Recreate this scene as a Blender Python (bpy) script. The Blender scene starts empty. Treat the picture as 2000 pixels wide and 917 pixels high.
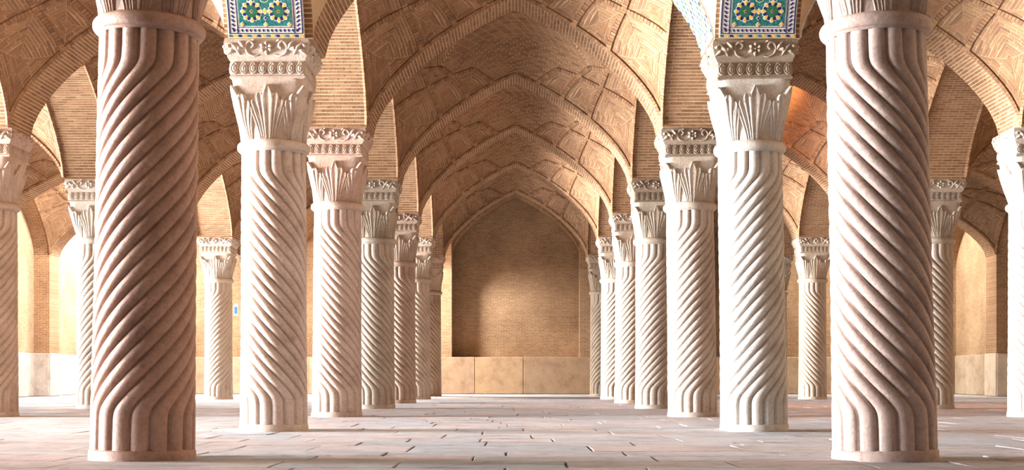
import bpy, math, random
import numpy as np
from mathutils import Vector, Matrix

random.seed(7)
rng = np.random.default_rng(7)
sc = bpy.context.scene
COL = sc.collection
PI = math.pi

# ------------------------------------------------------------------ camera
cam_d = bpy.data.cameras.new('camera')
cam = bpy.data.objects.new('camera', cam_d)
COL.objects.link(cam)
cam.location = (0.0335, -11.372, 0.684)
cam.rotation_euler = (PI / 2, 0, 0)
cam_d.sensor_width = 36.0
cam_d.lens = 36.0 * 2666.5 / 2000.0
cam_d.shift_x = -0.00452
cam_d.shift_y = 0.13816
cam_d.clip_end = 300
sc.camera = cam

# ------------------------------------------------------------------ light and exposure
sc.view_settings.view_transform = 'Standard'
sc.view_settings.look = 'None'
sc.view_settings.gamma = 1.0
sc.view_settings.use_curve_mapping = False
sc.view_settings.exposure = 0.0
sc.cycles.diffuse_bounces = 3

world = bpy.data.worlds.new('sky')
sc.world = world
world.use_nodes = True
bg = world.node_tree.nodes['Background']
bg.inputs[0].default_value = (0.95, 0.96, 1.0, 1)
bg.inputs[1].default_value = 0.10

def area(name, loc, direction, sx, sy, power, col, spread=180):
    d = bpy.data.lights.new(name, 'AREA')
    d.shape = 'RECTANGLE'
    d.size, d.size_y = sx, sy
    d.energy = power
    d.color = col
    d.spread = math.radians(spread)
    o = bpy.data.objects.new(name, d)
    o.location = loc
    o.rotation_euler = Vector(direction).to_track_quat('-Z', 'Y').to_euler()
    COL.objects.link(o)
    return o

# daylight entering through the open courtyard arches of the left side (outside the frame)
for yy, pw in ((-3, 900), (3, 3800), (9, 4500), (15, 1600), (21, 3400), (27, 4200)):
    area('courtyard_daylight', (-22.5, yy, 2.8), (1, 0, 0.10), 5.4, 5.0, pw, (0.98, 0.985, 1.0), 52)
# added fill lamps under the closed crowns of the last bays
for (xx, yy, dx, pw, cl) in ((-13.0, 33, -0.3, 1500, (1.0, 0.97, 0.93)), (-13.0, 39, -0.3, 1500, (1.0, 0.97, 0.93)),
                             (-6.0, 38.2, 0.45, 2700, (1.0, 0.95, 0.88)), (12.6, 39, 0.3, 750, (1.0, 0.92, 0.80))):
    area('crown_fill', (xx, yy, 8.1), (dx, 0, -1), 1.8, 1.8, pw * 1.35, cl, 160)
# added warm spot, aimed up at a vault through an opened right bay
area('warm_spot', (18.0, 19.6, 1.4), (-11.0, 2.6, 5.8), 1.2, 1.2, 1500, (1.0, 0.54, 0.25), 17)
# added weak frontal fill, at the open end of the hall behind the viewer
area('rear_fill', (0, -19, 3.6), (0, 1, 0.25), 26, 5, 90, (1.0, 0.93, 0.85), 140)

# ------------------------------------------------------------------ materials
def nodes_of(name):
    m = bpy.data.materials.new(name)
    m.use_nodes = True
    nt = m.node_tree
    return m, nt, nt.nodes, nt.links, nt.nodes['Principled BSDF']

def ramp(N, stops):
    r = N.new('ShaderNodeValToRGB')
    el = r.color_ramp.elements
    while len(el) < len(stops):
        el.new(0.5)
    for e, (p, c) in zip(el, stops):
        e.position = p
        e.color = (*c, 1)
    return r

def noise(N, L, vec, scale, detail=4, rough=0.6):
    n = N.new('ShaderNodeTexNoise')
    n.inputs['Scale'].default_value = scale
    n.inputs['Detail'].default_value = detail
    n.inputs['Roughness'].default_value = rough
    L.new(vec, n.inputs['Vector'])
    return n

def mixc(N, L, kind, fac, a, b):
    m = N.new('ShaderNodeMix')
    m.data_type = 'RGBA'
    m.blend_type = kind
    def put(sock, v):
        if hasattr(v, 'is_linked'):
            L.new(v, sock)
        elif isinstance(v, (tuple, list)):
            sock.default_value = (*v[:3], 1)
        else:
            sock.default_value = v
    put(m.inputs[0], fac)
    put(m.inputs[6], a)
    put(m.inputs[7], b)
    return m.outputs[2]

def bump(N, L, B, h, strength, dist=0.02):
    b = N.new('ShaderNodeBump')
    b.inputs['Strength'].default_value = strength
    b.inputs['Distance'].default_value = dist
    L.new(h, b.inputs['Height'])
    L.new(b.outputs[0], B.inputs['Normal'])

def world_pos(N):
    return N.new('ShaderNodeNewGeometry').outputs['Position']

def mat_brick(name, cols, stain=(0.75, 0.7, 0.66)):
    m, nt, N, L, B = nodes_of(name)
    g = N.new('ShaderNodeNewGeometry')
    r = ramp(N, [(i / (len(cols) - 1), c) for i, c in enumerate(cols)])
    L.new(g.outputs['Random Per Island'], r.inputs[0])
    n = noise(N, L, g.outputs['Position'], 0.55, 3)
    rr = ramp(N, [(0.35, stain), (0.62, (1.06, 1.03, 1.0))])
    L.new(n.outputs[0], rr.inputs[0])
    c = mixc(N, L, 'MULTIPLY', 1.0, r.outputs[0], rr.outputs[0])
    n2 = noise(N, L, g.outputs['Position'], 38, 5)
    r2 = ramp(N, [(0.3, (0.78, 0.76, 0.74)), (0.7, (1.12, 1.1, 1.08))])
    L.new(n2.outputs[0], r2.inputs[0])
    c = mixc(N, L, 'MULTIPLY', 1.0, c, r2.outputs[0])
    L.new(c, B.inputs['Base Color'])
    B.inputs['Roughness'].default_value = 0.92
    B.inputs['Specular IOR Level'].default_value = 0.15
    bump(N, L, B, n2.outputs[0], 0.5, 0.01)
    return m

def mat_plain(name, col, rough=0.9, var=0.2, scale=6.0, spec=0.2, bumps=0.3):
    m, nt, N, L, B = nodes_of(name)
    p = world_pos(N)
    n = noise(N, L, p, scale, 6)
    r = ramp(N, [(0.3, tuple(x * (1 - var) for x in col)), (0.7, tuple(min(1, x * (1 + var)) for x in col))])
    L.new(n.outputs[0], r.inputs[0])
    L.new(r.outputs[0], B.inputs['Base Color'])
    B.inputs['Roughness'].default_value = rough
    B.inputs['Specular IOR Level'].default_value = spec
    n2 = noise(N, L, p, scale * 12, 4)
    bump(N, L, B, n2.outputs[0], bumps, 0.01)
    return m

def mat_stone(name, rough=0.5):
    """carved marble: its colour is the object's own colour, clouded and veined"""
    m, nt, N, L, B = nodes_of(name)
    oi = N.new('ShaderNodeObjectInfo')
    p = world_pos(N)
    n = noise(N, L, p, 2.2, 6, 0.65)
    r = ramp(N, [(0.28, (0.70, 0.63, 0.60)), (0.5, (0.98, 0.97, 0.96)), (0.75, (1.14, 1.15, 1.16))])
    L.new(n.outputs[0], r.inputs[0])
    c = mixc(N, L, 'MULTIPLY', 1.0, oi.outputs['Color'], r.outputs[0])
    n2 = noise(N, L, p, 26, 5, 0.7)
    r2 = ramp(N, [(0.32, (0.76, 0.72, 0.69)), (0.52, (1, 1, 1)), (0.8, (1.10, 1.10, 1.10))])
    L.new(n2.outputs[0], r2.inputs[0])
    c = mixc(N, L, 'MULTIPLY', 0.9, c, r2.outputs[0])
    L.new(c, B.inputs['Base Color'])
    B.inputs['Roughness'].default_value = rough
    B.inputs['Specular IOR Level'].default_value = 0.35
    n3 = noise(N, L, p, 34, 6, 0.7)
    bump(N, L, B, n3.outputs[0], 0.5, 0.014)
    return m

def mat_floor(name):
    m, nt, N, L, B = nodes_of(name)
    g = N.new('ShaderNodeNewGeometry')
    p = g.outputs['Position']
    r = ramp(N, [(0.0, (0.64, 0.57, 0.57)), (0.25, (0.57, 0.61, 0.66)), (0.5, (0.68, 0.62, 0.61)),
                 (0.72, (0.48, 0.57, 0.65)), (1.0, (0.63, 0.63, 0.66))])
    wn = N.new('ShaderNodeTexWhiteNoise')
    wn.noise_dimensions = '2D'
    at = N.new('ShaderNodeAttribute')
    at.attribute_name = 'slab_id'
    L.new(at.outputs['Vector'], wn.inputs['Vector'])
    L.new(wn.outputs['Value'], r.inputs[0])
    mp = N.new('ShaderNodeMapping')
    mp.inputs['Scale'].default_value = (0.9, 1.5, 1)
    L.new(p, mp.inputs[0])
    n = noise(N, L, mp.outputs[0], 1.3, 8, 0.68)
    r1 = ramp(N, [(0.28, (0.50, 0.46, 0.46)), (0.44, (0.85, 0.83, 0.84)), (0.58, (1.05, 1.03, 1.02)), (0.74, (0.72, 0.84, 0.94))])
    L.new(n.outputs[0], r1.inputs[0])
    c = mixc(N, L, 'MULTIPLY', 1.0, r.outputs[0], r1.outputs[0])
    n2 = noise(N, L, mp.outputs[0], 6.5, 9, 0.72)
    r2 = ramp(N, [(0.34, (0.22, 0.17, 0.16)), (0.43, (0.86, 0.84, 0.83)), (0.8, (1.10, 1.10, 1.10))])
    L.new(n2.outputs[0], r2.inputs[0])
    c = mixc(N, L, 'MULTIPLY', 0.85, c, r2.outputs[0])
    L.new(c, B.inputs['Base Color'])
    B.inputs['Roughness'].default_value = 0.55
    B.inputs['Specular IOR Level'].default_value = 0.35
    bump(N, L, B, n2.outputs[0], 0.9, 0.05)
    return m

def mat_brickwall(name, axis, c1, c2, cm):
    """brickwork too far away to tell its bricks apart"""
    m, nt, N, L, B = nodes_of(name)
    p = world_pos(N)
    sep = N.new('ShaderNodeSeparateXYZ')
    L.new(p, sep.inputs[0])
    cmb = N.new('ShaderNodeCombineXYZ')
    L.new(sep.outputs[axis], cmb.inputs[0])
    L.new(sep.outputs[2], cmb.inputs[1])
    b = N.new('ShaderNodeTexBrick')
    b.inputs['Scale'].default_value = 1.0
    b.inputs['Brick Width'].default_value = 0.21
    b.inputs['Row Height'].default_value = 0.062
    b.inputs['Mortar Size'].default_value = 0.007
    b.inputs['Mortar Smooth'].default_value = 0.3
    b.inputs['Color1'].default_value = (*c1, 1)
    b.inputs['Color2'].default_value = (*c2, 1)
    b.inputs['Mortar'].default_value = (*cm, 1)
    L.new(cmb.outputs[0], b.inputs['Vector'])
    n = noise(N, L, p, 0.5, 5)
    r = ramp(N, [(0.3, (0.72, 0.68, 0.64)), (0.65, (1.12, 1.1, 1.06))])
    L.new(n.outputs[0], r.inputs[0])
    c = mixc(N, L, 'MULTIPLY', 1.0, b.outputs[0], r.outputs[0])
    n2 = noise(N, L, p, 14, 5)
    r2 = ramp(N, [(0.3, (0.8, 0.78, 0.76)), (0.7, (1.1, 1.1, 1.1))])
    L.new(n2.outputs[0], r2.inputs[0])
    c = mixc(N, L, 'MULTIPLY', 1.0, c, r2.outputs[0])
    L.new(c, B.inputs['Base Color'])
    B.inputs['Roughness'].default_value = 0.92
    B.inputs['Specular IOR Level'].default_value = 0.15
    inv = N.new('ShaderNodeMath')
    inv.operation = 'SUBTRACT'
    inv.inputs[0].default_value = 1
    L.new(b.outputs['Fac'], inv.inputs[1])
    bump(N, L, B, inv.outputs[0], 0.6, 0.02)
    return m

def mat_glaze(name, col, var=0.25):
    m, nt, N, L, B = nodes_of(name)
    n = noise(N, L, world_pos(N), 30, 4)
    r = ramp(N, [(0.3, tuple(x * (1 - var) for x in col)), (0.7, tuple(min(1, x * (1 + var)) for x in col))])
    L.new(n.outputs[0], r.inputs[0])
    L.new(r.outputs[0], B.inputs['Base Color'])
    B.inputs['Roughness'].default_value = 0.22
    return m

BR = [(0.225, 0.120, 0.066), (0.30, 0.171, 0.094), (0.268, 0.151, 0.085), (0.355, 0.213, 0.120), (0.32, 0.190, 0.107), (0.20, 0.110, 0.066)]
M_BRICK = mat_brick('fired_brick', BR)
M_MORTAR = mat_plain('lime_mortar', (0.50, 0.35, 0.215), 0.95, 0.15, 3.0)
M_STONE = mat_stone('carved_marble', 0.48)
M_FLOOR = mat_floor('worn_paving_stone')
M_JOINT = mat_plain('dark_joint', (0.10, 0.07, 0.055), 0.95, 0.3, 9)
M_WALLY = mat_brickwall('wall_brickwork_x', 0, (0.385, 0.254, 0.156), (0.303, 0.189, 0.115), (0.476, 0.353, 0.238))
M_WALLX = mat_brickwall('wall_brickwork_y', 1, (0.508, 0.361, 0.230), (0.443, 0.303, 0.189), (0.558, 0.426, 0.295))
M_DADO = mat_stone('dado_stone', 0.6)
M_ROOF = mat_plain('roof_plaster', (0.4, 0.3, 0.22))
M_WHITE = mat_glaze('white_glaze', (0.62, 0.60, 0.55), 0.12)
M_NAVY = mat_glaze('navy_glaze', (0.015, 0.02, 0.10))
M_TEAL = mat_glaze('turquoise_glaze', (0.022, 0.14, 0.135), 0.5)
M_GREEN = mat_glaze('green_glaze', (0.02, 0.11, 0.06))
M_YELLOW = mat_glaze('yellow_glaze', (0.68, 0.40, 0.07))
M_RED = mat_glaze('maroon_glaze', (0.16, 0.03, 0.03))
M_PAPER = mat_plain('white_card', (0.7, 0.75, 0.8), 0.6, 0.05)
M_BLUE = mat_plain('blue_card', (0.05, 0.16, 0.45), 0.6, 0.1)

# ------------------------------------------------------------------ mesh helpers
class MB:
    def __init__(s):
        s.v, s.f, s.m = [], [], []
    def quad4(s, pts, mat=0):
        i = len(s.v)
        s.v.extend(pts)
        s.f.append(tuple(range(i, i + len(pts))))
        s.m.append(mat)
    def block(s, base, top, mat=0):
        """base and top: equal loops; sides and top face"""
        i = len(s.v)
        n = len(base)
        s.v.extend(base)
        s.v.extend(top)
        for k in range(n):
            j = (k + 1) % n
            s.f.append((i + k, i + j, i + n + j, i + n + k))
            s.m.append(mat)
        s.f.append(tuple(range(i + n, i + 2 * n)))
        s.m.append(mat)
    def box(s, x0, x1, y0, y1, z0, z1, mat=0):
        i = len(s.v)
        s.v += [(x0, y0, z0), (x1, y0, z0), (x1, y1, z0), (x0, y1, z0), (x0, y0, z1), (x1, y0, z1), (x1, y1, z1), (x0, y1, z1)]
        for f in ((0, 3, 2, 1), (4, 5, 6, 7), (0, 1, 5, 4), (1, 2, 6, 5), (2, 3, 7, 6), (3, 0, 4, 7)):
            s.f.append(tuple(i + q for q in f))
            s.m.append(mat)
    def grid(s, rows, closed=False, mat=0):
        i = len(s.v)
        n = len(rows[0])
        for r in rows:
            s.v.extend(r)
        for a in range(len(rows) - 1):
            for b in range(n if closed else n - 1):
                c = (b + 1) % n
                s.f.append((i + a * n + b, i + a * n + c, i + (a + 1) * n + c, i + (a + 1) * n + b))
                s.m.append(mat)
    def mesh(s, name, mats, smooth=False):
        me = bpy.data.meshes.new(name)
        me.from_pydata([tuple(p) for p in s.v], [], s.f)
        for m in (mats if isinstance(mats, (list, tuple)) else [mats]):
            me.materials.append(m)
        if any(s.m):
            me.polygons.foreach_set('material_index', s.m)
        if smooth:
            me.polygons.foreach_set('use_smooth', [True] * len(me.polygons))
        me.update()
        return me

def put(name, me, parent=None, loc=(0, 0, 0), rotz=0.0, scale=(1, 1, 1), color=None, kind=None):
    o = bpy.data.objects.new(name, me)
    COL.objects.link(o)
    o.location = loc
    o.rotation_euler = (0, 0, rotz)
    o.scale = scale
    if parent:
        o.parent = parent
    if color:
        o.color = (*color, 1)
    if kind:
        o['kind'] = kind
    return o

def tag(o, label, cat=None, group=None, kind=None):
    o['label'] = label
    if cat:
        o['category'] = cat
    if group:
        o['group'] = group
    if kind:
        o['kind'] = kind
    return o

# ------------------------------------------------------------------ arch profile
W = 6.0
HP = 0.52            # half width of an arch soffit
A = W / 2 - HP       # half span
ZS = 4.85            # springing
HR = 2.23            # rise
def prof(t):
    return HR * max(0.0, 1 - abs(t) ** 1.15) ** 0.62
_t = 1 - np.linspace(1, 0, 4001) ** 3
_h = HR * np.maximum(0, 1 - _t ** 1.15) ** 0.62
_ds = np.hypot(np.diff(_t * A), np.diff(_h))
_s = np.concatenate([[0], np.cumsum(_ds)])
ARC = float(_s[-1])          # length of half an arch
def X(q):                    # arc parameter -1..1 -> plan coordinate
    return math.copysign(float(np.interp(abs(q), _s / ARC, _t)) * A, q)
def Q(x):                    # plan coordinate -> arc parameter
    return math.copysign(float(np.interp(abs(x) / A, _t, _s / ARC)), x)
PN = 1.4
def vault_pt(q, e):
    x, y = X(max(-1, min(1, q))), X(max(-1, min(1, e)))
    tx, ty = abs(x / A), abs(y / A)
    hx, hy = prof(tx), prof(ty)
    ex, ey = 0.16 * min(1, 1.6 * hy / HR) * (1 - tx), 0.16 * min(1, 1.6 * hx / HR) * (1 - ty)
    hx, hy = prof(math.hypot(tx, ex)), prof(math.hypot(ty, ey))
    h = (hx ** PN + hy ** PN) ** (1 / PN)
    return Vector((x, y, ZS + h))
def vault_n(q, e):
    d = 0.01
    q = max(-0.985, min(0.985, q))
    e = max(-0.985, min(0.985, e))
    n = (vault_pt(q + d, e) - vault_pt(q - d, e)).cross(vault_pt(q, e + d) - vault_pt(q, e - d))
    n.normalize()
    return -n if n.z > 0 else n

def vbrick(mb, c4, th, shrink=0.006):
    """a brick on the vault from four (q,e) corners"""
    P = [vault_pt(*c) for c in c4]
    cen = sum(P, Vector()) / 4
    n = vault_n(sum(c[0] for c in c4) / 4, sum(c[1] for c in c4) / 4)
    base, top = [], []
    for i, p in enumerate(P):
        e1, e2 = P[i - 1] - p, P[(i + 1) % 4] - p
        p2 = p.copy()
        for e in (e1, e2):
            l = e.length
            if l > 1e-5:
                p2 += e * min(0.42, shrink / l)
        base.append(p2 - n * 0.01)
        top.append(p2 + n * th)
    mb.block(base, top)

CH, BL = 0.060, 0.215        # course height, brick length

def lerp2(a, b, t):
    return (a[0] + (b[0] - a[0]) * t, a[1] + (b[1] - a[1]) * t)

def edge_samples(a, b, n=24):
    """(q,e) samples along an edge that is straight in plan, evenly spaced in length"""
    pa, pb = (X(a[0]), X(a[1])), (X(b[0]), X(b[1]))
    qs = [qq(lerp2(pa, pb, i / n)) for i in range(n + 1)]
    if abs(pa[0]) > A - 1e-4 and abs(pb[0]) > A - 1e-4 or abs(pa[1]) > A - 1e-4 and abs(pb[1]) > A - 1e-4:
        qs = [lerp2(a, b, i / n) for i in range(n + 1)]
    L = [0.0]
    for i in range(n):
        L.append(L[-1] + (vault_pt(*qs[i + 1]) - vault_pt(*qs[i])).length)
    return qs, [l / L[-1] for l in L], L[-1]
def qq(p):
    return (Q(max(-A, min(A, p[0]))), Q(max(-A, min(A, p[1]))))
def along(es, t):
    qs, L, _ = es
    return (float(np.interp(t, L, [q[0] for q in qs])), float(np.interp(t, L, [q[1] for q in qs])))

def panel_bricks(mb, poly):
    """bricks laid in concentric frames inside a panel"""
    n = len(poly)
    c = (sum(p[0] for p in poly) / n, sum(p[1] for p in poly) / n)
    C3 = vault_pt(*c)
    for i in range(n):
        es = edge_samples(poly[i], poly[(i + 1) % n])
        m3 = vault_pt(*along(es, 0.5))
        rows = max(2, round((m3 - C3).length / CH))
        for r in range(rows):
            t0, t1 = r / rows, (r + 1) / rows
            ln = es[2] * (1 - (t0 + t1) / 2)
            k = max(1, round(ln / BL))
            off = 0.5 * (r % 2) / k if k > 1 else 0
            cuts = sorted(set([0.0, 1.0] + [min(1, max(0, j / k + off)) for j in range(k + 1)]))
            for j in range(len(cuts) - 1):
                u0, u1 = cuts[j], cuts[j + 1]
                if (u1 - u0) * ln < 0.03:
                    continue
                e0, e1 = along(es, u0), along(es, u1)
                vbrick(mb, [lerp2(e0, c, t0), lerp2(e1, c, t0), lerp2(e1, c, t1), lerp2(e0, c, t1)],
                       0.003 + random.random() * 0.003)

def rib_bricks(mb, a, b, width=0.11, th=0.028):
    es = edge_samples(a, b)
    n = max(2, round(es[2] / 0.062))
    for i in range(n):
        p0, p1 = along(es, i / n), along(es, (i + 1) / n)
        P0, P1 = vault_pt(*p0), vault_pt(*p1)
        nn = vault_n(*lerp2(p0, p1, 0.5))
        d = P1 - P0
        d.normalize()
        s = d.cross(nn) * (width / 2)
        g = d * 0.004
        h = th + random.random() * 0.006
        base = [P0 + g - s - nn * 0.01, P1 - g - s - nn * 0.01, P1 - g + s - nn * 0.01, P0 + g + s - nn * 0.01]
        top = [P0 + g - s * 0.8 + nn * h, P1 - g - s * 0.8 + nn * h, P1 - g + s * 0.8 + nn * h, P0 + g + s * 0.8 + nn * h]
        mb.block(base, top)

# net of ribs: plan points of its crossings
def q2(p):
    return (Q(min(A, p[0])), Q(min(A, p[1])))
def mir(p):
    return (p[1], p[0])
a15, a30, a45 = (1.565, A), (0.993, A), (0.47, A)
c1575, c3075, c4575, c3060 = (1.78, 1.78), (1.31, 1.88), (0.90, 1.98), (1.53, 1.53)
CELLS = [[(A, A), a15, c1575, mir(a15)],
         [a15, a30, c3075, c1575],
         [mir(a15), c1575, mir(c3075), mir(a30)],
         [a30, a45, c4575, c3075],
         [mir(a30), mir(c3075), mir(c4575), mir(a45)],
         [c1575, c3075, c3060, mir(c3075)]]
CELLS = [[q2(p) for p in c] for c in CELLS]
RIBS = [(a15, c1575), (c1575, mir(c3075)), (mir(c3075), mir(c4575)),
        (a30, c3075), (c3075, c3060), (a45, c4575)]
RIBS = RIBS + [(mir(a), mir(b)) for a, b in RIBS]
RIBS = [(q2(a), q2(b)) for a, b in RIBS]
CAPQ = [q2(p) for p in (a45, c4575, c3075, c3060, mir(c3075), mir(c4575), mir(a45))]
CAP = []
for sx, sy, rev in ((1, 1, False), (1, -1, True), (-1, -1, False), (-1, 1, True)):
    pts = [(p[0] * sx, p[1] * sy) for p in CAPQ]
    CAP += pts[::-1] if rev else pts
def inside(p, poly):
    x, y = p
    r = False
    j = len(poly) - 1
    for i in range(len(poly)):
        xi, yi = poly[i]
        xj, yj = poly[j]
        if (yi > y) != (yj > y) and x < (xj - xi) * (y - yi) / (yj - yi) + xi:
            r = not r
        j = i
    return r

def cap_bricks(mb, far):
    rows = round(ARC / CH)
    for r in range(rows):
        m0, m1 = r / rows, (r + 1) / rows
        mm = (m0 + m1) / 2
        for side in ((0, 1, 3) if far else (2, 1, 3)):
            def at(u, m):
                return [(u, m), (m, u), (u, -m), (-m, u)][side]
            lo, hi = (-mm, mm)
            if side in (1, 3):
                lo, hi = (0, mm) if far else (-mm, 0)
            us = np.linspace(lo, hi, max(3, int((hi - lo) * ARC / 0.02)))
            ins = [inside(at(u, mm), CAP) for u in us]
            st = None
            for i, u in enumerate(us):
                if ins[i] and st is None:
                    st = u
                if st is not None and (not ins[i] or i == len(us) - 1):
                    en = u
                    u0 = st
                    first = True
                    while u0 < en - 0.012:
                        u1 = min(en, u0 + BL / ARC * (0.5 if first and r % 2 else 1.0))
                        first = False
                        if side in (0, 2) or True:
                            vbrick(mb, [at(u0, m0), at(u1, m0), at(u1, m1), at(u0, m1)], 0.003 + random.random() * 0.003)
                        u0 = u1
                    st = None

# ------------------------------------------------------------------ vault meshes (shared by every bay)
def sgn(poly, sx, sy):
    return [(p[0] * sx, p[1] * sy) for p in poly]
mb = MB()
NG = 28
gs = [math.copysign(1 - (1 - abs(v)) ** 1.0, v) for v in np.linspace(-1, 1, 2 * NG + 1)]
mb.grid([[vault_pt(q, e) for q in gs] for e in gs])
ME_VAULT = mb.mesh('vault', M_MORTAR, True)
ME_PANELS, ME_RIBS = [], []
for sx in (1, -1):
    for c in CELLS:
        mb = MB()
        panel_bricks(mb, sgn(c, sx, 1))
        ME_PANELS.append(mb.mesh('panel', M_BRICK))
    for a, b in RIBS:
        mb = MB()
        rib_bricks(mb, (a[0] * sx, a[1]), (b[0] * sx, b[1]))
        ME_RIBS.append(mb.mesh('rib', M_BRICK))
mb = MB()
cap_bricks(mb, True)
ME_CAP = mb.mesh('crown_courses', M_BRICK)
mb = MB()
for sx in (1, -1):
    for c in CELLS:
        panel_bricks(mb, sgn(c, sx, -1))
    for a, b in RIBS:
        rib_bricks(mb, (a[0] * sx, -a[1]), (b[0] * sx, -b[1]))
cap_bricks(mb, False)
ME_NEAR = mb.mesh('brick_courses', M_BRICK)
mb = MB()
for s in (1, -1):
    rib_bricks(mb, (0, 0.988), (s * 1.0, 0.988), 0.075, 0.03)
    rib_bricks(mb, (s * 0.988, 0), (s * 0.988, 1.0), 0.075, 0.03)
ME_EDGE = mb.mesh('edge_courses', M_BRICK)

# arch: the soffit spans local x, its width lies along local y
def arch_pt(q, w, off=0.0):
    x = X(q)
    q1, q2_ = max(-1, q - 0.004), min(1, q + 0.004)
    tx, tz = X(q2_) - X(q1), prof(X(q2_) / A) - prof(X(q1) / A)
    l = math.hypot(tx, tz)
    nx, nz = tz / l, -tx / l
    return Vector((x + nx * off, w, ZS + prof(x / A) + nz * off))
def arch_meshes(hw):
    mb = MB()
    qs = np.linspace(-1, 1, 97)
    mb.grid([[arch_pt(q, -hw), arch_pt(q, hw)] for q in qs])
    # body above the soffit
    up = [[arch_pt(q, -hw), arch_pt(q, -hw) + Vector((0, 0, 1.1))] for q in qs]
    mb.grid(up)
    mb.grid([[p[0] + Vector((0, 2 * hw, 0)), p[1] + Vector((0, 2 * hw, 0))] for p in up])
    body = mb.mesh('arch', M_MORTAR)
    mb = MB()
    rows = 2 * round(ARC / 0.062)
    for r in range(rows):
        qa, qb = -1 + 2 * r / rows, -1 + 2 * (r + 1) / rows
        nb = max(1, round(2 * hw / 0.21))
        cuts = [-hw + 2 * hw * (j + (0.5 if r % 2 else 0)) / nb for j in range(nb + 1)]
        cuts = sorted(set([-hw, hw] + [c for c in cuts if -hw < c < hw]))
        g = 0.0026
        for j in range(len(cuts) - 1):
            w0, w1 = cuts[j] + (0 if j == 0 else 0.007), cuts[j + 1] - (0 if j == len(cuts) - 2 else 0.007)
            th = 0.003 + random.random() * 0.003
            base = [arch_pt(qa + g, w0, -.01), arch_pt(qa + g, w1, -.01), arch_pt(qb - g, w1, -.01), arch_pt(qb - g, w0, -.01)]
            top = [arch_pt(qa + g, w0, th), arch_pt(qa + g, w1, th), arch_pt(qb - g, w1, th), arch_pt(qb - g, w0, th)]
            mb.block(base, top)
    return body, mb.mesh('brick_courses', M_BRICK)
ME_ARCH, ME_ARCHB = arch_meshes(HP)
ME_WARCH, ME_WARCHB = arch_meshes(0.27)

# ------------------------------------------------------------------ the ceiling
XL, XR = -16.0, 16.5             # inner faces of the side wall pilasters
RISE = 0.62                      # the arch on the back wall stands higher
YB = 42.0                        # centre line of the last arches, on the back wall
ceiling = bpy.data.objects.new('ceiling', None)
COL.objects.link(ceiling)
tag(ceiling, 'brick vaulted ceiling of pointed arches and ribbed star vaults over the columns', None, None, 'structure')

LANES = [(-3 - HP, -9 + HP), (-9 - HP, XL), (3 + HP, 9 - HP), (9 + HP, XR), (-3 + HP, 3 - HP)]
LANES = [(min(a, b), max(a, b)) for a, b in LANES]
for (x0, x1) in LANES:
    cx, sx = (x0 + x1) / 2, (x1 - x0) / (2 * A)
    outer = abs(cx) > 10
    for k in range(-2, 7):
        cy = k * W + W / 2
        v = put('vault', ME_VAULT, ceiling, (cx, cy, 0), 0, (sx, 1, 1))
        if k == 6:                       # the last bay climbs towards the taller blind arch of the back wall
            ang = math.atan(RISE / (2 * A))
            v.rotation_euler = (ang, 0, 0)
            v.location = (cx, cy - A + A * math.cos(ang) + ZS * math.sin(ang), ZS + A * math.sin(ang) - ZS * math.cos(ang))
        if k < 1 or (outer and k < 2):
            continue
        for me in ME_PANELS:
            put('panel', me, v)
        for me in ME_RIBS:
            put('rib', me, v)
        put('crown_courses', ME_CAP, v, kind='stuff')
        put('near_courses', ME_NEAR, v, kind='stuff')
        put('edge_courses', ME_EDGE, v, kind='stuff')
    for k in range(-2, 8):
        a = put('arch', ME_ARCH, ceiling, (cx, k * W, RISE if k == 7 else 0), 0, (sx, 1, 1))
        if k >= 1 and not (outer and k < 2):
            put('brick_courses', ME_ARCHB, a, kind='stuff')
for x in (-9, -3, 3, 9):
    for k in range(-2, 7):
        wide = (x, k) == (-3, 0)
        a = put('arch', ME_ARCH, ceiling, (x - (0.025 if wide else 0), k * W + W / 2, 0), PI / 2, (1, 1.05 if wide else 1, 1))
        if k >= 0:
            put('brick_courses', ME_ARCHB, a, kind='stuff')
for x in (XL - 0.27, XR + 0.27):
    for k in range(-2, 7):
        a = put('arch', ME_WARCH, ceiling, (x, k * W + W / 2, 0), PI / 2)
        if k >= 3:
            put('brick_courses', ME_WARCHB, a, kind='stuff')
mb = MB()
mb.box(-HP + 0.002, HP - 0.002, -HP + 0.002, HP - 0.002, ZS + 0.004, ZS + 0.05)
ME_IMPOST = mb.mesh('impost', M_MORTAR)
for x in (-9, -3, 3, 9):
    for k in range(0, 7):
        put('impost', ME_IMPOST, ceiling, (x, k * W, 0))
mb = MB()
mb.box(-18, 18, -16, 43.5, 9.0, 9.3)
put('roof', mb.mesh('roof', M_ROOF), ceiling)

# ------------------------------------------------------------------ walls
def wall(name, boxes, mat, label):
    mb = MB()
    for b in boxes:
        mb.box(*b)
    o = put(name, mb.mesh(name, mat))
    tag(o, label, None, None, 'structure')
    return o
def slab_mesh(w, h, d):
    """dado slab: bevelled, local x wide, front towards -y"""
    mb = MB()
    g = 0.012
    base = [(-w / 2 + g, d, g), (w / 2 - g, d, g), (w / 2 - g, d, h - g), (-w / 2 + g, d, h - g)]
    mid = [(p[0], 0.02, p[2]) for p in base]
    top = [(p[0] * (1 - 0.04 / w), 0.0, h / 2 + (p[2] - h / 2) * (1 - 0.04 / h)) for p in base]
    mb.block(base, mid)
    mb.f.pop(); mb.m.pop()
    mb.block(mid, top)
    return mb.mesh('dado_slab', M_DADO)

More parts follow.
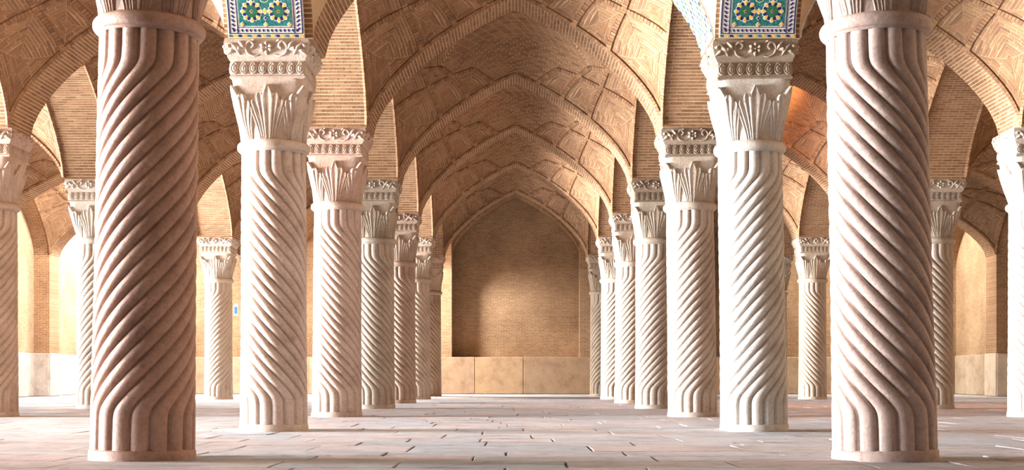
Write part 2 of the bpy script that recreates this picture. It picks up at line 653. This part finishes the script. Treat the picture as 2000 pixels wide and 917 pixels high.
wb = wall('wall_back', [(-17.6, 17.6, YB + HP + 0.03, YB + 1.2, -0.05, 9.0)], M_WALLY,
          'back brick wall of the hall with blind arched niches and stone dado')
for x in (-9, -3, 3, 9):
    mb = MB()
    mb.box(x - HP, x + HP, YB - HP, YB + HP + 0.05, 0, ZS + RISE)
    put('pilaster', mb.mesh('pilaster', M_WALLY), wb)
mb = MB()
mb.box(-16.4, 16.5, YB - HP - 0.02, YB + HP, 0, 1.44)
put('dado_bedding', mb.mesh('dado_bedding', M_MORTAR), wb)
DC = [(0.42, 0.29, 0.185), (0.47, 0.32, 0.19), (0.40, 0.275, 0.175), (0.45, 0.33, 0.22)]
edges = [-16.4, -14.6, -12.9, -11.0, -9.6, -8.0, -6.4, -4.6, -3.0, -1.58, 0.30, 3.2, 4.9, 6.7, 8.5, 10.4, 12.3, 14.2, 16.5]
for i in range(len(edges) - 1):
    w = edges[i + 1] - edges[i]
    put('dado_slab', slab_mesh(w, 1.45, 0.1), wb, ((edges[i] + edges[i + 1]) / 2, YB - HP - 0.05, 0), 0, (1, 1, 1), DC[i % 4])

def side_wall(name, s, x_in, bays, label, col):
    x0, x1 = (x_in + s * 0.54, x_in + s * 1.2)
    o = wall(name, [(min(x0, x1), max(x0, x1), b * W + HP, (b + 1) * W - HP, -0.05, 9.0) for b in bays]
             + [(min(x0, x1), max(x0, x1), k * W - HP, k * W + HP, -0.05, 9.0) for k in range(-2, 8)], M_WALLX, label)
    mats = M_WALLX
    for k in range(-2, 8):
        mb = MB()
        mb.box(min(x_in, x0), max(x_in, x0), k * W - HP, min(k * W + HP, YB + HP), 0, ZS)
        put('pilaster', mb.mesh('pilaster', M_WALLP), o)
    for b in bays:
        if b < 4:
            continue
        for j in range(3):
            wd = (W - 2 * HP) / 3
            put('dado_slab', slab_mesh(wd, 1.5, 0.1), o, (x0 - s * 0.05, b * W + HP + wd * (j + 0.5), 0),
                -s * PI / 2, (1, 1, 1), col[j % len(col)])
        k = b
        for (cx, cy, rz, wd) in ((x_in - s * 0.04, k * W, -s * PI / 2, 2 * HP + 0.08), (x_in + s * 0.26, k * W - HP - 0.05, 0, 0.52)):
            put('dado_slab', slab_mesh(wd, 1.5, 0.06), o, (cx, cy, 0), rz, (1, 1, 1), col[0])
    return o
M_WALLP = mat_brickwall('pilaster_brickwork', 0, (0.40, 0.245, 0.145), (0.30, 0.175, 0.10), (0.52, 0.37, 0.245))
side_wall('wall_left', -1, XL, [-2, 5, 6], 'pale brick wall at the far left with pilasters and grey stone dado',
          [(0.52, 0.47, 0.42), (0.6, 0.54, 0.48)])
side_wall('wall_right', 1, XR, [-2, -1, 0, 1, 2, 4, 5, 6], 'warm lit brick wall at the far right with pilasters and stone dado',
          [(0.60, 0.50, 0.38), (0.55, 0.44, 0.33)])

# ------------------------------------------------------------------ floor
floor_mb = MB()
floor_mb.box(-18, 18, -16, 43.5, -0.20, -0.014)
floor = put('floor', floor_mb.mesh('floor', M_JOINT))
tag(floor, 'worn floor paved with pale pinkish grey stone slabs', None, None, 'structure')
slabs = []
y = -4.0
while y < YB - 0.5:
    d = random.uniform(0.6, 1.15)
    x = -17 + random.uniform(-0.8, 0)
    while x < 17:
        w = random.uniform(0.7, 1.75)
        slabs.append((x, y, w, d))
        x += w
    y += d
def slab_geo(x, y, w, d, ox, oy):
    pts = []
    cs = [(x, y), (x + w, y), (x + w, y + d), (x, y + d)]
    for i in range(4):
        a, b = cs[i], cs[(i + 1) % 4]
        for t in (0.0, 0.3, 0.66):
            j = 0.007
            pts.append((a[0] + (b[0] - a[0]) * t + random.uniform(-j, j), a[1] + (b[1] - a[1]) * t + random.uniform(-j, j)))
    cx, cy = x + w / 2, y + d / 2
    z0 = random.uniform(-0.003, 0.003)
    tx, ty = random.uniform(-0.003, 0.003), random.uniform(-0.008, 0.008)
    def zz(p):
        return z0 + (p[0] - cx) * tx + (p[1] - cy) * ty
    def inset(p, g):
        dx, dy = cx - p[0], cy - p[1]
        l = math.hypot(dx, dy)
        return (p[0] + dx / l * g, p[1] + dy / l * g)
    p1 = [inset(p, 0.007) for p in pts]
    p2 = [inset(p, 0.016) for p in pts]
    return ([(p[0] - ox, p[1] - oy, -0.06) for p in p1], [(p[0] - ox, p[1] - oy, zz(p) - 0.005) for p in p1],
            [(p[0] - ox, p[1] - oy, zz(p)) for p in p2])
def slab_add(mb, ids, s, ox, oy, sid):
    b, m, t = slab_geo(*s, ox, oy)
    n0 = len(mb.f)
    mb.block(b, m)
    mb.f.pop(); mb.m.pop()
    mb.block(m, t)
    ids.extend([sid] * (len(mb.f) - n0))
def slab_attr(me, ids):
    at = me.attributes.new('slab_id', 'FLOAT_VECTOR', 'FACE')
    at.data.foreach_set('vector', [c for i in ids for c in (i * 0.37 + 0.1, i * 0.11, 0.0)])
def seen_rank(s):
    cx, cy = s[0] + s[2] / 2, s[1] + s[3] / 2 + 11.372
    if cy < 9.2 or abs(cx) / cy > 0.40:
        return 1e6 + cy
    return cy
order = sorted(range(len(slabs)), key=lambda i: seen_rank(slabs[i]))
near = set(order[:300])
rest, rest_ids = MB(), []
for i, s in enumerate(slabs):
    if i in near:
        mb, ids = MB(), []
        ox, oy = s[0] + s[2] / 2, s[1] + s[3] / 2
        slab_add(mb, ids, s, ox, oy, i)
        me = mb.mesh('paving_slab', M_FLOOR)
        slab_attr(me, ids)
        put('paving_slab', me, floor, (ox, oy, 0))
    else:
        slab_add(rest, rest_ids, s, 0, 0, i)
me = rest.mesh('distant_paving', M_FLOOR)
slab_attr(me, rest_ids)
put('distant_paving', me, floor, kind='stuff')

# ------------------------------------------------------------------ columns
Z_PL, Z_T0, Z_T1, Z_RING = 0.085, 0.42, 3.22, 3.53
NF = 16
def shaft_mesh(sign):
    per = 10
    zs = [Z_PL - 0.01] + list(np.linspace(0.1, 0.34, 3)) + list(np.linspace(0.38, 0.52, 8)) + \
        list(np.linspace(0.56, 3.08, 84)) + list(np.linspace(3.12, 3.28, 9)) + [3.36, 3.45, Z_RING + 0.03]
    rate = 2.4
    def twist(z):
        # straight ends with a short rounded bend
        def soft(a):
            e = 0.03
            return a if a / e > 30 else e * math.log1p(math.exp(max(-40, a / e)))
        return rate * (soft(z - Z_T0) - soft(z - Z_T1))
    rows = []
    for z in zs:
        f = (z - 0.08) / 3.45
        R = 0.424 - 0.020 * f
        R += 0.006 * math.sin(f * 9 + 1) * 0.4
        ph = sign * twist(z)
        row = []
        for j in range(NF * per):
            s = (j % per) / per * 2 - 1
            prof_ = math.sqrt(max(0, 1 - (abs(s) ** 2.3)))
            r = R - 0.045 * (1 - prof_)
            th = 2 * PI * j / (NF * per) + ph
            row.append((r * math.cos(th), r * math.sin(th), z))
        rows.append(row)
    mb = MB()
    mb.grid(rows, True)
    return mb.mesh('shaft', M_STONE, True)
ME_SHAFT = {1: shaft_mesh(1), -1: shaft_mesh(-1)}

def lathe(profile, n=64):
    mb = MB()
    mb.grid([[(r * math.cos(2 * PI * j / n), r * math.sin(2 * PI * j / n), z) for j in range(n)] for r, z in profile], True)
    return mb
mb = lathe([(0.0, 0.09), (0.40, 0.09), (0.425, 0.085), (0.434, 0.07), (0.436, 0.0), (0.436, -0.02)])
ME_PLINTH = mb.mesh('plinth', M_STONE, True)
ring_prof = [(0.395, 3.50), (0.415, 3.505)]
for i in range(11):
    a = -PI / 2 + PI * i / 10
    ring_prof.append((0.415 + 0.042 * math.cos(a), 3.575 + 0.058 * math.sin(a)))
ring_prof += [(0.40, 3.645), (0.385, 3.65)]
ME_RING = lathe(ring_prof, 72).mesh('neck_ring', M_STONE, True)

ZB0, ZB1 = 3.63, 4.39
def bell(th, v, off=0.0):
    v = max(0.0, min(1.0, v))
    R = 0.388 + 0.072 * v ** 1.35 + off
    n = 2 + 9 * v ** 1.5
    c, s = abs(math.cos(th)), abs(math.sin(th))
    r = R * (c ** n + s ** n) ** (-1 / n)
    return Vector((r * math.cos(th), r * math.sin(th), ZB0 + (ZB1 - ZB0) * v))
mb = MB()
mb.grid([[bell(2 * PI * j / 96, v) for j in range(96)] for v in np.linspace(0, 1, 22)], True)
ME_BELL = mb.mesh('capital', M_STONE, True)

def leaf_mesh(th0, height, spread, lobes):
    """fan palmette in relief on the bell: long rimmed lobes rising from the neck ring"""
    mb = MB()
    for (b0, tipx, tipv, wid, lift) in lobes:
        rows = []
        m = 20
        for i in range(m + 1):
            t = 1 - (1 - i / m) ** 1.7
            v = 0.012 + tipv * height * t
            x = b0 + (tipx - b0) * (t ** 1.35)
            k0 = 0.86 if b0 else 0.74
            if t < k0:
                w = wid * (0.42 + 0.58 * t / k0)
            elif b0:
                w = wid * math.sqrt(max(0, 1 - ((t - k0) / (1 - k0)) ** 2))
            else:
                w = wid * (1 - ((t - k0) / (1 - k0)) ** 1.4)
            w = max(w, 0.0015)
            row = []
            for u, h in ((-1, -0.006), (-0.92, 0.012), (-0.66, 0.019), (-0.3, 0.010), (0, 0.008), (0.3, 0.010), (0.66, 0.019), (0.92, 0.012), (1, -0.006)):
                p0 = bell(th0, v)
                rr = math.hypot(p0.x, p0.y)
                hh = h if h < 0 else h + lift * (0.4 + 0.6 * t) + 0.012 * t * t
                if i == m:
                    hh = -0.004
                row.append(bell(th0 + (x + u * w) / rr, v, hh))
            rows.append(row)
        mb.grid(rows)
    return mb.mesh('leaf', M_STONE, True)
LOBES = []
for sg in (1, -1):
    LOBES += [(sg * 0.082, sg * 0.170, 0.60, 0.047, 0.0), (sg * 0.056, sg * 0.150, 0.72, 0.050, 0.006),
              (sg * 0.029, sg * 0.094, 0.84, 0.052, 0.012)]
LOBES.append((0.0, 0.0, 1.0, 0.080, 0.018))
ME_LEAF = [leaf_mesh(i * PI / 2, 0.88, 0.22, LOBES) for i in range(4)] + \
          [leaf_mesh(PI / 4 + i * PI / 2, 0.86, 0.22, LOBES) for i in range(4)]

# abacus: square profile
AB = [(0.44, 4.37), (0.468, 4.385), (0.468, 4.40), (0.452, 4.415), (0.452, 4.585), (0.472, 4.60), (0.478, 4.625),
      (0.488, 4.63), (0.522, 4.74), (0.528, 4.80), (0.518, 4.849), (0.0, 4.849)]
mb = MB()
mb.grid([[(h * sx, h * sy, z) for sx, sy in ((1, 1), (-1, 1), (-1, -1), (1, -1))] for h, z in AB], True)
ME_ABACUS = mb.mesh('abacus', M_STONE)

def rotz(p, i):
    c, s = ((1, 0), (0, 1), (-1, 0), (0, -1))[i]
    return (p[0] * c - p[1] * s, p[0] * s + p[1] * c, p[2])
def palmette_into(mb, u, face):
    """small pointed leaf of the lower band; face 0 looks to -y"""
    out = []
    n = 16
    for i in range(n):
        a = 2 * PI * i / n - PI / 2
        x = 0.053 * math.cos(a)
        zz = 0.072 * math.sin(a)
        if zz > 0:
            x *= 1 - 0.42 * (zz / 0.070) ** 2
            zz += 0.012 * (zz / 0.070) ** 3
        out.append((x, zz))
    rings = []
    for sc_, h in ((1.0, -0.004), (0.95, 0.017), (0.84, 0.020), (0.74, 0.009), (0.55, 0.015), (0.30, 0.021), (0.02, 0.020)):
        row = []
        for k, (x, zz) in enumerate(out):
            hh = h + (0.007 if (k % 2 and 0.25 < sc_ < 0.8) else 0)
            row.append(rotz((u + x * sc_, -0.452 - hh, 4.50 + zz * (0.25 + 0.75 * sc_ if sc_ < 0.3 else sc_)), face))
        rings.append(row)
    mb.grid(rings, True)
def scroll_z(v):                        # v 0..1 over the upper band -> (half size, z)
    return (0.486 + 0.044 * min(1, v / 0.75), 4.635 + 0.205 * v)
def scr(u, v, off, face):
    h, z = scroll_z(v)
    return rotz((u, -h - off, z), face)
def tube_into(mb, pts, radii, face, off=0.010):
    """rounded ridge along a path (u, v) of the upper band"""
    rows = []
    n = len(pts)
    for i in range(n):
        a, b = pts[max(0, i - 1)], pts[min(n - 1, i + 1)]
        d = (b[0] - a[0], (b[1] - a[1]) * 0.205)
        l = math.hypot(*d) or 1
        nx, nz = -d[1] / l, d[0] / l
        r = radii[i]
        row = []
        for k in range(7):
            t = -PI / 2 + PI * k / 6
            s_, h = math.sin(t), math.cos(t)
            row.append(scr(pts[i][0] + nx * s_ * r, pts[i][1] + nz * s_ * r / 0.205, h * r * 1.5 - 0.004, face))
        rows.append(row)
    mb.grid(rows)
def curve(p, n=14):
    """smooth curve through control points"""
    out = []
    for i in range(len(p) - 1):
        p0, p1, p2, p3 = p[max(0, i - 1)], p[i], p[i + 1], p[min(len(p) - 1, i + 2)]
        for k in range(n):
            t = k / n
            out.append(tuple(0.5 * ((2 * p1[c]) + (-p0[c] + p2[c]) * t + (2 * p0[c] - 5 * p1[c] + 4 * p2[c] - p3[c]) * t * t
                                    + (-p0[c] + 3 * p1[c] - 3 * p2[c] + p3[c]) * t ** 3) for c in (0, 1)))
    out.append(p[-1])
    return out
def taper(n, r0, r1, r2):
    return [r0 + (r1 - r0) * min(1, 2 * i / n) if i < n / 2 else r1 + (r2 - r1) * (2 * i / n - 1) for i in range(n)]
def rosette_into(mb, face):
    for k in range(6):
        a = k * PI / 3 + PI / 6
        p = [(math.cos(a) * r, 0.5 + math.sin(a) * r / 0.205 * 0.85) for r in (0.012, 0.04, 0.07, 0.10)]
        c = curve(p, 4)
        tube_into(mb, c, taper(len(c), 0.010, 0.029, 0.003), face)
    c = [(-0.018, 0.5), (-0.009, 0.5), (0, 0.5), (0.009, 0.5), (0.018, 0.5)]
    tube_into(mb, c, [0.002, 0.017, 0.021, 0.017, 0.002], face)
def scroll_into(mb, s, face):
    paths = [([(0.10, 0.12), (0.16, 0.05), (0.235, 0.22), (0.25, 0.62), (0.20, 0.86), (0.155, 0.66), (0.185, 0.46)], (0.006, 0.013, 0.012)),
             ([(0.24, 0.30), (0.29, 0.60), (0.345, 0.92)], (0.004, 0.020, 0.003)),
             ([(0.27, 0.40), (0.335, 0.46), (0.40, 0.30)], (0.005, 0.022, 0.003)),
             ([(0.33, 0.10), (0.37, 0.42), (0.445, 0.78)], (0.004, 0.021, 0.004)),
             ([(0.36, 0.35), (0.43, 0.34), (0.49, 0.14)], (0.004, 0.019, 0.003)),
             ([(0.44, 0.76), (0.47, 0.62), (0.505, 0.60)], (0.006, 0.017, 0.004)),
             ([(0.12, 0.84), (0.15, 0.94), (0.19, 0.93)], (0.003, 0.012, 0.003))]
    for p, (r0, r1, r2) in paths:
        c = curve([(s * a, b) for a, b in p], 6)
        tube_into(mb, c, taper(len(c), r0 * 1.7, r1 * 1.5, r2 * 1.7), face)
PAL_U = [-0.406 + 0.116 * i for i in range(8)]
mb = MB()
for f in range(4):
    for u in PAL_U:
        palmette_into(mb, u, f)
ME_PALBAND = mb.mesh('palmette_band', M_STONE, True)
mb = MB()
for f in range(4):
    rosette_into(mb, f)
    scroll_into(mb, 1, f)
    scroll_into(mb, -1, f)
ME_SCRBAND = mb.mesh('scroll_band', M_STONE, True)
ME_PAL, ME_ROS, ME_SCR = [], [], []
for f in range(4):
    for u in PAL_U:
        mb = MB(); palmette_into(mb, u, f); ME_PAL.append(mb.mesh('palmette', M_STONE, True))
    mb = MB(); rosette_into(mb, f); ME_ROS.append(mb.mesh('rosette', M_STONE, True))
    for s in (1, -1):
        mb = MB(); scroll_into(mb, s, f); ME_SCR.append(mb.mesh('scroll', M_STONE, True))

def column(x, y, twist, col, cap_col, label, group, near=False, lean=(0, 0), aba_col=None, rz=0.0):
    t = bpy.data.objects.new('spiral_column', None)
    COL.objects.link(t)
    t.location = (x, y, 0)
    t.rotation_euler = (lean[1], lean[0], 0)
    t.scale = (1, 1, 1 - 0.16 * abs(lean[0]))
    tag(t, label, 'column', group, 'thing')
    aba_col = aba_col or cap_col
    put('plinth', ME_PLINTH, t, color=col)
    put('shaft', ME_SHAFT[twist], t, rotz=rz, color=col)
    put('neck_ring', ME_RING, t, color=tuple(0.5 * (a + b) for a, b in zip(col, cap_col)))
    cp = put('capital', ME_BELL, t, color=cap_col)
    for me in ME_LEAF:
        put('leaf', me, cp, color=cap_col)
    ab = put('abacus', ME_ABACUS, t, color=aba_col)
    if near:
        for me in ME_PAL:
            put('palmette', me, ab, color=aba_col)
        for me in ME_ROS:
            put('rosette', me, ab, color=aba_col)
        for me in ME_SCR:
            put('scroll', me, ab, color=aba_col)
    else:
        put('palmette_band', ME_PALBAND, ab, color=aba_col, kind='stuff')
        put('scroll_band', ME_SCRBAND, ab, color=aba_col, kind='stuff')
    return t

ORD = ['first', 'second', 'third', 'fourth', 'fifth', 'sixth', 'seventh']
# twist +1 : flutes climb to the right as seen from the camera
LEFT = [(1, (0.49, 0.30, 0.23), (0.50, 0.32, 0.25), 'reddish brown', (0.0166, 0)),
        (-1, (0.561, 0.451, 0.387), (0.544, 0.442, 0.365), 'pinkish white', (0.0, 0)),
        (-1, (0.510, 0.399, 0.340), (0.493, 0.348, 0.272), 'pale pink', (0.005, 0)),
        (-1, (0.425, 0.365, 0.302), (0.374, 0.315, 0.246), 'greyish tan', (0, 0)),
        (-1, (0.391, 0.293, 0.230), (0.391, 0.297, 0.230), 'brownish', (0, 0)),
        (-1, (0.476, 0.383, 0.306), (0.459, 0.365, 0.281), 'beige', (0, 0)),
        (-1, (0.459, 0.323, 0.230), (0.476, 0.340, 0.238), 'warm tan', (0, 0))]
RIGHT = [(-1, (0.55, 0.415, 0.365), (0.52, 0.39, 0.33), 'pinkish brown', (-0.022, 0)),
         (1, (0.510, 0.480, 0.442), (0.527, 0.484, 0.433), 'grey white', (-0.016, 0)),
         (1, (0.468, 0.391, 0.332), (0.459, 0.383, 0.306), 'pale grey', (-0.014, 0)),
         (1, (0.493, 0.425, 0.357), (0.493, 0.425, 0.340), 'off white', (-0.004, 0)),
         (1, (0.510, 0.442, 0.365), (0.493, 0.416, 0.332), 'cream', (0, 0)),
         (1, (0.510, 0.442, 0.357), (0.510, 0.425, 0.332), 'light cream', (0, 0)),
         (1, (0.510, 0.433, 0.340), (0.493, 0.399, 0.297), 'ivory', (0, 0))]
for k in range(7):
    tw, c, cc, nm, ln = LEFT[k]
    where = 'nearest of the row left of the central aisle' if k == 0 else \
        ORD[k] + ' in the row left of the central aisle'
    column(-3 - (0.082, 0.055, 0.045, 0.01, 0, 0, 0)[k], k * W, tw, c, cc, nm + ' spiral stone column, ' + where, 'columns left of the central aisle', k in (1, 2), ln,
           rz=PI / 2 + 0.1 * k)
    tw, c, cc, nm, ln = RIGHT[k]
    where = where.replace('left of', 'right of')
    ac = (0.30, 0.235, 0.175) if k in (1, 2, 3) else None  # abacus colour darkened to put in the shade on its front face
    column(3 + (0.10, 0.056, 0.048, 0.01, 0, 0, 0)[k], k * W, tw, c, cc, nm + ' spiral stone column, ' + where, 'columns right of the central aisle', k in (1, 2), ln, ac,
           rz=PI / 2 + 0.13 * k)
for k in range(2, 7):
    n = ORD[6 - k]
    wh = 'nearest the back wall' if k == 6 else n + ' from the back wall'
    cl = [(0.425, 0.315, 0.246), (0.561, 0.501, 0.425), (0.493, 0.425, 0.340), (0.527, 0.451, 0.365), (0.493, 0.408, 0.315)][k - 2]
    column(-9 + (0.06 if k == 2 else 0), k * W, 1, cl, cl, 'spiral stone column in the outer left row, ' + wh, 'columns of the outer left row')
    cr = [(0.46, 0.41, 0.35), (0.442, 0.374, 0.306), (0.493, 0.425, 0.340), (0.527, 0.442, 0.348), (0.425, 0.340, 0.255)][k - 2]
    column(9 - (0.12 if k == 2 else 0), k * W, -1, cr, cr, 'spiral stone column in the outer right row, ' + wh, 'columns of the outer right row')

# ------------------------------------------------------------------ glazed tile on the arches of the second columns
# springing of an arch: s metres up the curve, w across the soffit
def spring_pt(s, w, off):
    return arch_pt(1 - s / ARC, w, off)          # local +x end of an arch
def tile_piece(mb, outline, off0, off1, mat=0):
    base = [spring_pt(s, w, off0) for w, s in outline]
    top = [spring_pt(s, w, off1) for w, s in outline]
    mb.block(base, top, mat)
def rect(w0, w1, s0, s1):
    return [(w0, s0), (w1, s0), (w1, s1), (w0, s1)]
TILE_MATS = [M_WHITE, M_NAVY, M_TEAL, M_GREEN, M_YELLOW, M_RED]
S1 = 1.36
def strip(mb, w0, w1, s0, s1, o0, o1, mat):
    n = max(1, round((s1 - s0) / 0.08))
    for i in range(n):
        tile_piece(mb, rect(w0, w1, s0 + (s1 - s0) * i / n, s0 + (s1 - s0) * (i + 1) / n), o0, o1, mat)
def drop(cx, cs, ang, r0, r1, wd, n=10):
    """petal outline pointing away from a centre"""
    out = []
    for i in range(n):
        a = 2 * PI * i / n
        l = (r0 + r1) / 2 + (r1 - r0) / 2 * math.cos(a)
        t = wd * math.sin(a) * (0.7 + 0.3 * math.cos(a))
        out.append((cx + l * math.cos(ang) - t * math.sin(ang), cs + l * math.sin(ang) + t * math.cos(ang)))
    return out
def poly(cx, cs, r, n, ph=0.0):
    return [(cx + r * math.cos(2 * PI * i / n + ph), cs + r * math.sin(2 * PI * i / n + ph)) for i in range(n)]
def panel_base():
    mb = MB()
    strip(mb, -0.47, 0.47, 0.01, S1, -0.01, 0.030, 0)
    return mb.mesh('tile_panel', TILE_MATS)
def panel_field():
    mb = MB()
    strip(mb, -0.325, 0.325, 0.155, S1 - 0.02, 0.028, 0.034, 2)
    return mb.mesh('field', TILE_MATS)
def panel_border():
    mb = MB()
    for s in (-1, 1):
        for (a, b) in ((0.440, 0.455), (0.345, 0.355)):
            strip(mb, min(s * a, s * b), max(s * a, s * b), 0.06, S1, 0.028, 0.0335, 1)
        k = 0
        ss = 0.10
        while ss < S1 - 0.05:
            tile_piece(mb, [(s * 0.375, ss), (s * 0.395, ss - 0.006), (s * 0.425, ss + 0.028), (s * 0.405, ss + 0.036)][::s], 0.028, 0.0335, 1)
            ss += 0.052
    strip(mb, -0.455, 0.455, 0.055, 0.067, 0.028, 0.0335, 1)
    strip(mb, -0.355, 0.355, 0.133, 0.142, 0.028, 0.0335, 1)
    w = -0.40
    while w < 0.40:
        tile_piece(mb, [(w, 0.085), (w + 0.02, 0.08), (w + 0.034, 0.112), (w + 0.014, 0.118)], 0.028, 0.0335, 1)
        w += 0.052
    w, k = -0.46, 0
    while w < 0.42:
        tile_piece(mb, [(w, 0.014), (w + 0.042, 0.014), (w + 0.052, 0.046), (w + 0.01, 0.046)], 0.028, 0.0335, (4, 1, 4, 2)[k % 4])
        w += 0.058
        k += 1
    return mb.mesh('rope_border', TILE_MATS)
def rosette_mesh(cx, cs):
    mb = MB()
    for i in range(8):
        a = 2 * PI * i / 8
        tile_piece(mb, drop(cx, cs, a + PI / 8, 0.045, 0.128, 0.036), 0.03, 0.0355, 0)
        tile_piece(mb, drop(cx, cs, a + PI / 8, 0.045, 0.120, 0.028), 0.03, 0.0365, 1)
        tile_piece(mb, drop(cx, cs, a, 0.070, 0.140, 0.032), 0.03, 0.0375, 0)
        tile_piece(mb, drop(cx, cs, a, 0.076, 0.126, 0.023), 0.03, 0.0385, 4)
    tile_piece(mb, poly(cx, cs, 0.076, 8, PI / 8), 0.03, 0.0390, 3)
    tile_piece(mb, poly(cx, cs, 0.024, 4), 0.03, 0.0400, 0)
    tile_piece(mb, poly(cx, cs, 0.018, 4), 0.03, 0.0410, 5)
    return mb.mesh('rosette', TILE_MATS)
def star_mesh(cx, cs):
    mb = MB()
    tile_piece(mb, poly(cx, cs, 0.060, 8), 0.03, 0.0350, 0)
    tile_piece(mb, poly(cx, cs, 0.052, 8), 0.03, 0.0352, 3)
    return mb.mesh('star', TILE_MATS)
def spacer_mesh(cx, cs, mat, r):
    mb = MB()
    tile_piece(mb, poly(cx, cs, r * 1.5, 4), 0.03, 0.0355, 0)
    tile_piece(mb, poly(cx, cs, r, 4), 0.03, 0.0375, mat)
    return mb.mesh('diamond', TILE_MATS)
ME_TB, ME_TF, ME_TR = panel_base(), panel_field(), panel_border()
ME_ROSET = [rosette_mesh(w, 0.335 + 0.33 * r) for r in range(3) for w in (-0.165, 0.165)]
ME_STAR = [star_mesh(w, 0.50 + 0.33 * r) for r in range(3) for w in (-0.165, 0.0, 0.165)]
ME_DIA = []
for r in range(4):
    for w in (-0.29, 0.0, 0.29):
        ME_DIA.append(spacer_mesh(w, 0.175 + 0.33 * r, 4, 0.022))
    if r < 3:
        ME_DIA.append(spacer_mesh(0.0, 0.335 + 0.33 * r, 4, 0.028))
        ME_DIA.append(spacer_mesh(0.0, 0.25 + 0.33 * r, 1, 0.018))
for x, side in ((-3, 'left'), (3, 'right')):
    t = put('tile_panel', ME_TB, ceiling, (x - (0.05 if x < 0 else 0), W / 2, 0), PI / 2)
    tag(t, 'glazed rosette tile panel above the second column on the ' + side)
    put('field', ME_TF, t)
    put('rope_border', ME_TR, t)
    for me in ME_ROSET:
        put('rosette', me, t)
    for me in ME_STAR:
        put('star', me, t)
    for me in ME_DIA:
        put('diamond', me, t)
# pale tile facing on the springings of the crossing arches beside those panels
def facing_mesh(flip):
    mb = MB()
    strip(mb, -HP, HP, 0.02, 1.9, -0.01, 0.026, 0)
    ss, r = 0.06, 0
    while ss < 1.8:
        for j in range(7):
            w = -0.45 + 0.15 * j
            if r % 2:
                w += 0.075
            if w > 0.48:
                continue
            tile_piece(mb, [(w, ss), (w + 0.030, ss + 0.05), (w, ss + 0.10), (w - 0.030, ss + 0.05)], 0.02, 0.0285, (2, 0, 2, 1, 4, 2, 3)[(j + r) % 7])
        ss += 0.062
        r += 1
    for w in (-HP + 0.02, HP - 0.02):
        s_, k = 0.03, 0
        while s_ < 1.85:
            tile_piece(mb, rect(w - 0.018, w + 0.018, s_, s_ + 0.05), 0.02, 0.0295, (4, 1, 0)[k % 3])
            s_ += 0.062
            k += 1
    return mb.mesh('tile_facing', TILE_MATS)
ME_FACE = facing_mesh(False)
for cx, rz in ((0, 0), (-6, 0), (6, PI)):
    put('tile_facing', ME_FACE, ceiling, (cx, W, 0), rz, kind='stuff')

# small notice on the back wall
mb = MB()
mb.box(-0.075, 0.075, -0.012, 0.0, 0, 0.46)
o = put('wall_notice', mb.mesh('wall_notice', M_PAPER), None, (-11.05, YB + HP + 0.03, 3.1))
tag(o, 'small blue and white notice on the back wall at left', 'notice')
mb = MB()
mb.box(-0.06, 0.06, -0.016, -0.011, 0.06, 0.34)
put('blue_field', mb.mesh('blue_field', M_BLUE), o)
